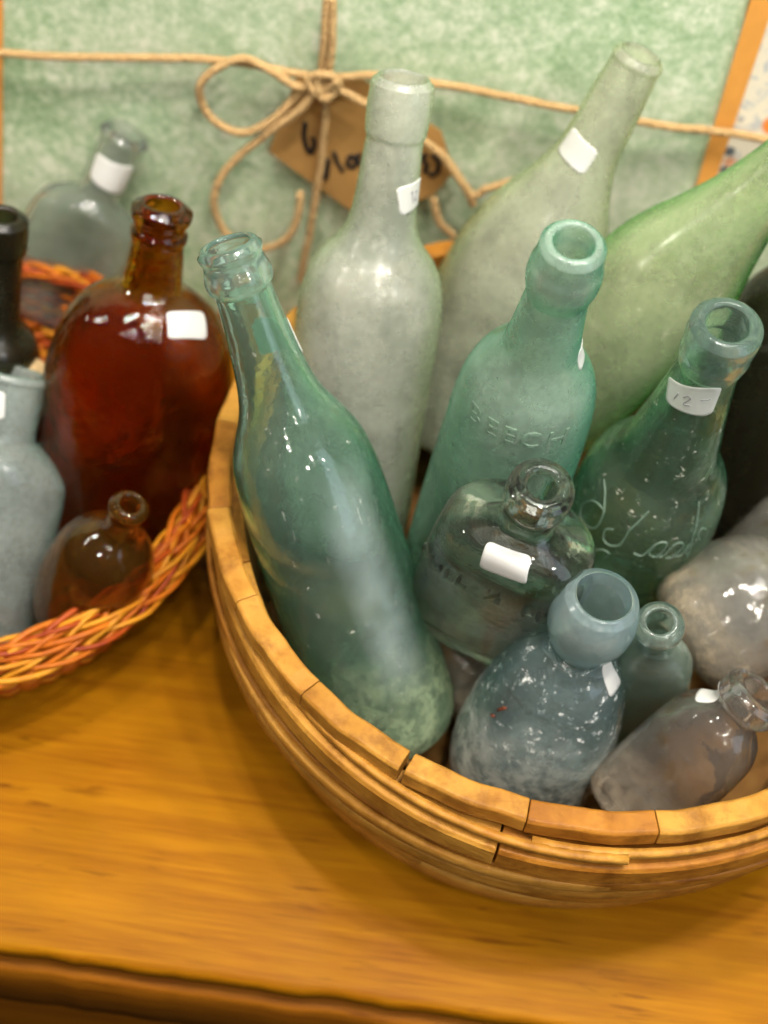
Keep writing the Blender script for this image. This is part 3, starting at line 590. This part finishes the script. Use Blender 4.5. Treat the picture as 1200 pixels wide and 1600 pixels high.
def emboss(root, S, strokes, mat, name='embossed_script', r=.0006, off=.0002):
    m = MB()
    for s_ in strokes: m.tube([S.p(p.x, p.y, off) for p in spline([Vector((a, b, 0)) for a, b in s_], 6)], r, 7)
    return m.build(name, mat, root)
def emboss_text(root, S, text, zc, phc, size, mat, slope=0.0, depth=.0006, space=1.15, curve=0):
    cu = bpy.data.curves.new('t', 'FONT'); cu.body = text; cu.size = size; cu.align_x = 'CENTER'; cu.align_y = 'CENTER'; cu.extrude = depth; cu.resolution_u = 3; cu.space_character = space
    o = bpy.data.objects.new('t', cu); COL.objects.link(o); dg = bpy.context.evaluated_depsgraph_get(); me = o.evaluated_get(dg).to_mesh()
    V = []
    for v in me.vertices:
        x, y, z = v.co; x0, y0 = x, y + slope * x + curve * x * x
        zz = zc + y0; rr = S.r(zz); n = S.k(zz); cx = max(-.97, min(.97, S.se(phc, n)[0] + x0 / rr))
        V.append(S.p(zz, -math.acos(math.copysign(abs(cx) ** (n / 2), cx)), z + depth * .4))
    F = [tuple(p.vertices) for p in me.polygons]; o.evaluated_get(dg).to_mesh_clear(); bpy.data.objects.remove(o)
    return mesh('embossed_lettering', V, F, mat, root, False)

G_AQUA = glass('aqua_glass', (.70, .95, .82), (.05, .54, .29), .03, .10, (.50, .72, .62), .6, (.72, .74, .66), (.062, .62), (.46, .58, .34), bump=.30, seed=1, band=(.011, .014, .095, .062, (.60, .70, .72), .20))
G_AQUA_LIP = glass('aqua_glass_lip', (.84, .97, .92), (.40, .78, .66), .06, .14, (.58, .80, .72), .3, (.6, .66, .6), bump=.35, seed=2)
G_PALE = glass('frosted_pale_glass', (.94, .98, .90), (.58, .76, .40), .25, .40, (.86, .92, .78), .03, (.6, .6, .5), bump=.12, seed=3, transl=.55)
G_PALE2 = glass('frosted_cream_glass', (.94, .97, .87), (.54, .72, .32), .27, .40, (.84, .87, .68), .45, (.84, .76, .62), bump=.16, seed=4, transl=.55)
G_FROST = glass('frosted_aqua_glass', (.80, .96, .87), (.14, .62, .40), .24, .36, (.66, .86, .72), .50, (.84, .86, .78), bump=.16, seed=5, transl=.55)
G_GREEN = glass('frosted_green_glass', (.66, .94, .48), (.01, .46, .01), .24, .32, (.84, .92, .60), .50, (.84, .80, .62), bump=.18, seed=6, transl=.55)
G_TEAL = glass('seeded_green_glass', (.64, .94, .74), (.05, .42, .20), .04, .08, (.48, .64, .52), .75, (.70, .72, .60), (.05, .6), (.4, .44, .34), bump=.5, seed=7)
G_CLEAR = glass('clear_glass', (.94, .97, .93), (.13, .16, .12), .012, .03, (.5, .54, .46), .40, (.62, .64, .54), (.03, .4), (.36, .36, .24), bump=.40, seed=8)
G_BLUE = glass('pale_blue_glass', (.78, .92, .94), (.14, .36, .38), .10, .15, (.50, .66, .68), 1.0, (.86, .90, .88), (.085, 1.0), (.80, .86, .80), bump=.38, seed=9)
G_BLUE_LIP = glass('pale_blue_lip', (.88, .97, .99), (.54, .80, .84), .15, .26, (.68, .88, .92), .12, (.7, .74, .72), bump=.12, seed=10)
G_VIAL = glass('pale_green_vial_glass', (.86, .95, .90), (.36, .56, .46), .10, .18, (.54, .68, .60), .30, (.6, .62, .5), (.03, .6), (.2, .3, .18), bump=.2, seed=11)
G_DIRTY = glass('dirty_clear_glass', (.96, .95, .92), (.52, .49, .42), .04, .17, (.74, .71, .64), .55, (.80, .76, .68), (.03, .6), (.50, .40, .26), stains=((.44, .30, .16), 42), bump=.55, seed=12, transl=.4)
G_LILAC = glass('lilac_tinted_glass', (.97, .96, .96), (.60, .54, .50), .02, .08, (.72, .67, .60), .4, (.70, .60, .48), (.035, .4), (.60, .50, .36), stains=((.44, .27, .11), 36), bump=.45, seed=13)
G_BLACK = glass('near_black_glass', (.10, .11, .05), (.01, .012, .006), .25, .14, (.10, .085, .045), .35, (.16, .14, .09), bump=.2, seed=14)
G_AMBER = glass('amber_glass', (.62, .31, .022), (.40, .17, .008), .02, .01, (.5, .2, .02), .05, (.4, .25, .1), bump=1.0, seed=15)
G_AMBER_DARK = glass('dark_amber_glass', (.64, .32, .05), (.30, .11, .006), .04, .07, (.45, .24, .04), .1, (.35, .22, .1), bump=.25, seed=16)
G_JAR = glass('dusty_aqua_glass', (.86, .96, .92), (.42, .70, .60), .18, .42, (.50, .56, .53), .25, (.6, .62, .6), bump=.12, seed=17, transl=.45)
G_GREY = glass('grey_clear_glass', (.90, .94, .90), (.40, .46, .42), .08, .18, (.50, .56, .50), .2, (.5, .5, .42), bump=.2, seed=18)
G_AMBER_LIP = glass('amber_glass_lip', (.44, .17, .010), (.22, .06, .004), .02, .01, (.4, .15, .02), .05, (.4, .25, .1), bump=.5, seed=21)
CORK = plain('cork', (.58, .40, .20), .85, .35, 160, .5)
RUST = plain('rust_stain', (.16, .035, .01), .8, .3, 200, .5)

G_RIDGE = glass('worn_raised_glass', (.72, .94, .82), (.30, .56, .42), .2, .42, (.52, .70, .56), .3, (.7, .7, .6), bump=.2, seed=19)
G_RIDGE_DARK = glass('worn_raised_clear_glass', (.5, .55, .48), (.05, .06, .05), .02, .02, (.3, .3, .26), .1, (.3, .3, .3), bump=.3, seed=20)
# -- in the splint basket
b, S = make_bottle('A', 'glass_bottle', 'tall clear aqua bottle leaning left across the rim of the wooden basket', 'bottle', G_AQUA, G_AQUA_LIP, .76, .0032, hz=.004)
zc = S.L - .046
sticker(b, S, [(zc + .0085, R(100)), (zc + .0085, R(-8)), (zc - .0065, R(-8)), (zc - .0065, R(100))], (), 'price sticker on the back of the neck, seen through the glass')
b, S = make_bottle('B', 'glass_bottle', 'frosted pale grey-green bottle standing in front of the paper tag', 'bottle', G_PALE, None, .78, .004)
sticker(b, S, S.d['sticker'], [[(.38, .35), (.45, .28), (.46, .70)], [(.56, .38), (.64, .32), (.66, .44), (.56, .66), (.70, .66)]])
b, S = make_bottle('C', 'glass_bottle', 'frosted cream coloured bottle leaning right with a diamond-set white sticker', 'bottle', G_PALE2, None, .78, .004)
sticker(b, S, S.d['sticker'])
b, S = make_bottle('D', 'glass_bottle', 'frosted aqua green bottle with raised capital letters and open round mouth', 'bottle', G_FROST, None, .62, .004)
emboss_text(b, S, 'BEECH', S.d['text'][0], S.d['text'][1], .0115, G_RIDGE, 0, .0004, 1.3, -3)
sticker(b, S, [(S.L * .80, R(-12)), (S.L * .80, R(20)), (S.L * .765, R(20)), (S.L * .765, R(-12))])
b, S = make_bottle('E', 'glass_bottle', 'large bright green frosted bottle lying back toward the right edge', 'bottle', G_GREEN, None, .6, .004)
b, S = make_bottle('F', 'glass_bottle', 'clear green bottle with raised script lettering and a handwritten 12 price sticker', 'bottle', G_TEAL, G_AQUA_LIP, .68, .0035)
sticker(b, S, S.d['sticker'], [[(.24, .62), (.32, .34)], [(.44, .42), (.52, .34), (.58, .42), (.46, .66), (.60, .66)], [(.76, .44), (.90, .42)]])
emboss(b, S, S.d['script'], G_RIDGE, 'embossed_script', .00048)
b, S = make_bottle('G', 'glass_bottle', 'small clear flask with thick round lip, raised letters and a blank white sticker', 'bottle', G_CLEAR, None, .60, .0028)
sticker(b, S, S.d['sticker'])
emboss_text(b, S, 'FULL  \u00bd  PINT', S.d['text'][0], S.d['text'][1], .0105, G_RIDGE_DARK, 0, .0009, 1.1, -4)
b, S = make_bottle('H', 'glass_bottle', 'clear brownish bottle lying low between the leaning aqua bottle and the blue one', 'bottle', G_LILAC, None, .6, .003)
b, S = make_bottle('I', 'glass_bottle', 'pale blue round bottle with bulbous lip and white chalky deposits at the front', 'bottle', G_BLUE, G_BLUE_LIP, .86, .003, hz=.010)
sticker(b, S, [(S.lip - .003, R(-22)), (S.lip - .003, R(8)), (S.lip - .017, R(6)), (S.lip - .017, R(-20))])
m = MB()
for (dz, dp, l) in ((0, 0, .004), (-.006, -.04, .002), (.003, .03, .002)):
    m.tube([S.p(S.L * .52 + dz, R(-128) + dp, .0001), S.p(S.L * .52 + dz + l * .5, R(-126) + dp, .0003), S.p(S.L * .52 + dz + l, R(-125) + dp, .0001)], .0007, 6)
m.build('rust_spot', RUST, b)
b, S = make_bottle('J', 'glass_bottle', 'tiny pale green vial with ring mouth tucked behind the pale blue bottle', 'bottle', G_VIAL, None, .66, .0022)
b, S = make_bottle('K', 'glass_bottle', 'dirt caked clear bottle lying sideways at the right, above the lilac tinted one', 'bottle', G_DIRTY, None, .6, .003, hz=.016)
b, S = make_bottle('K2', 'glass_bottle', 'dim grey bottle lying deep in the basket below the near-black bottle', 'bottle', G_DIRTY, None, .6, .003)
b, S = make_bottle('L', 'glass_bottle', 'clear lilac tinted bottle with brown residue at the front right rim', 'bottle', G_LILAC, None, .62, .0028)
sticker(b, S, [(S.lip + .001, R(170)), (S.lip + .001, R(215)), (S.lip - .009, R(215)), (S.lip - .009, R(170))])
b, S = make_bottle('M', 'glass_bottle', 'near-black glass bottle leaning in shadow at the right edge of the photo', 'bottle', G_BLACK, None, .5, .004)
# -- in the wicker basket
b, S = make_bottle('N', 'glass_bottle', 'large amber flask with double ring lip in the wicker basket', 'bottle', G_AMBER, G_AMBER_LIP, .62, .0035)
sticker(b, S, S.d['sticker'])
b, S = make_bottle('O', 'glass_bottle', 'small round brown bottle in front of the large amber flask', 'bottle', G_AMBER_DARK, None, .60, .0022, hz=.010)
b, S = make_bottle('P', 'glass_bottle', 'dusty pale aqua jar with flared mouth at the left edge', 'bottle', G_JAR, None, .80, .0032)
sticker(b, S, S.d['sticker'])
b, S = make_bottle('Q', 'glass_bottle', 'black glass bottle with a long neck behind the pale aqua jar', 'bottle', G_BLACK, None, .6, .004)
b, S = make_bottle('R', 'glass_bottle', 'clear grey flask leaning on the green wall behind the amber one', 'bottle', G_GREY, None, .7, .0028)
sticker(b, S, S.d['sticker'])
b, S = make_bottle('S', 'glass_bottle', 'small dark bottle with only its cork showing behind the aqua jar', 'bottle', G_BLACK, CORK, .6, .0022, lip_name='cork', closed_top=True)
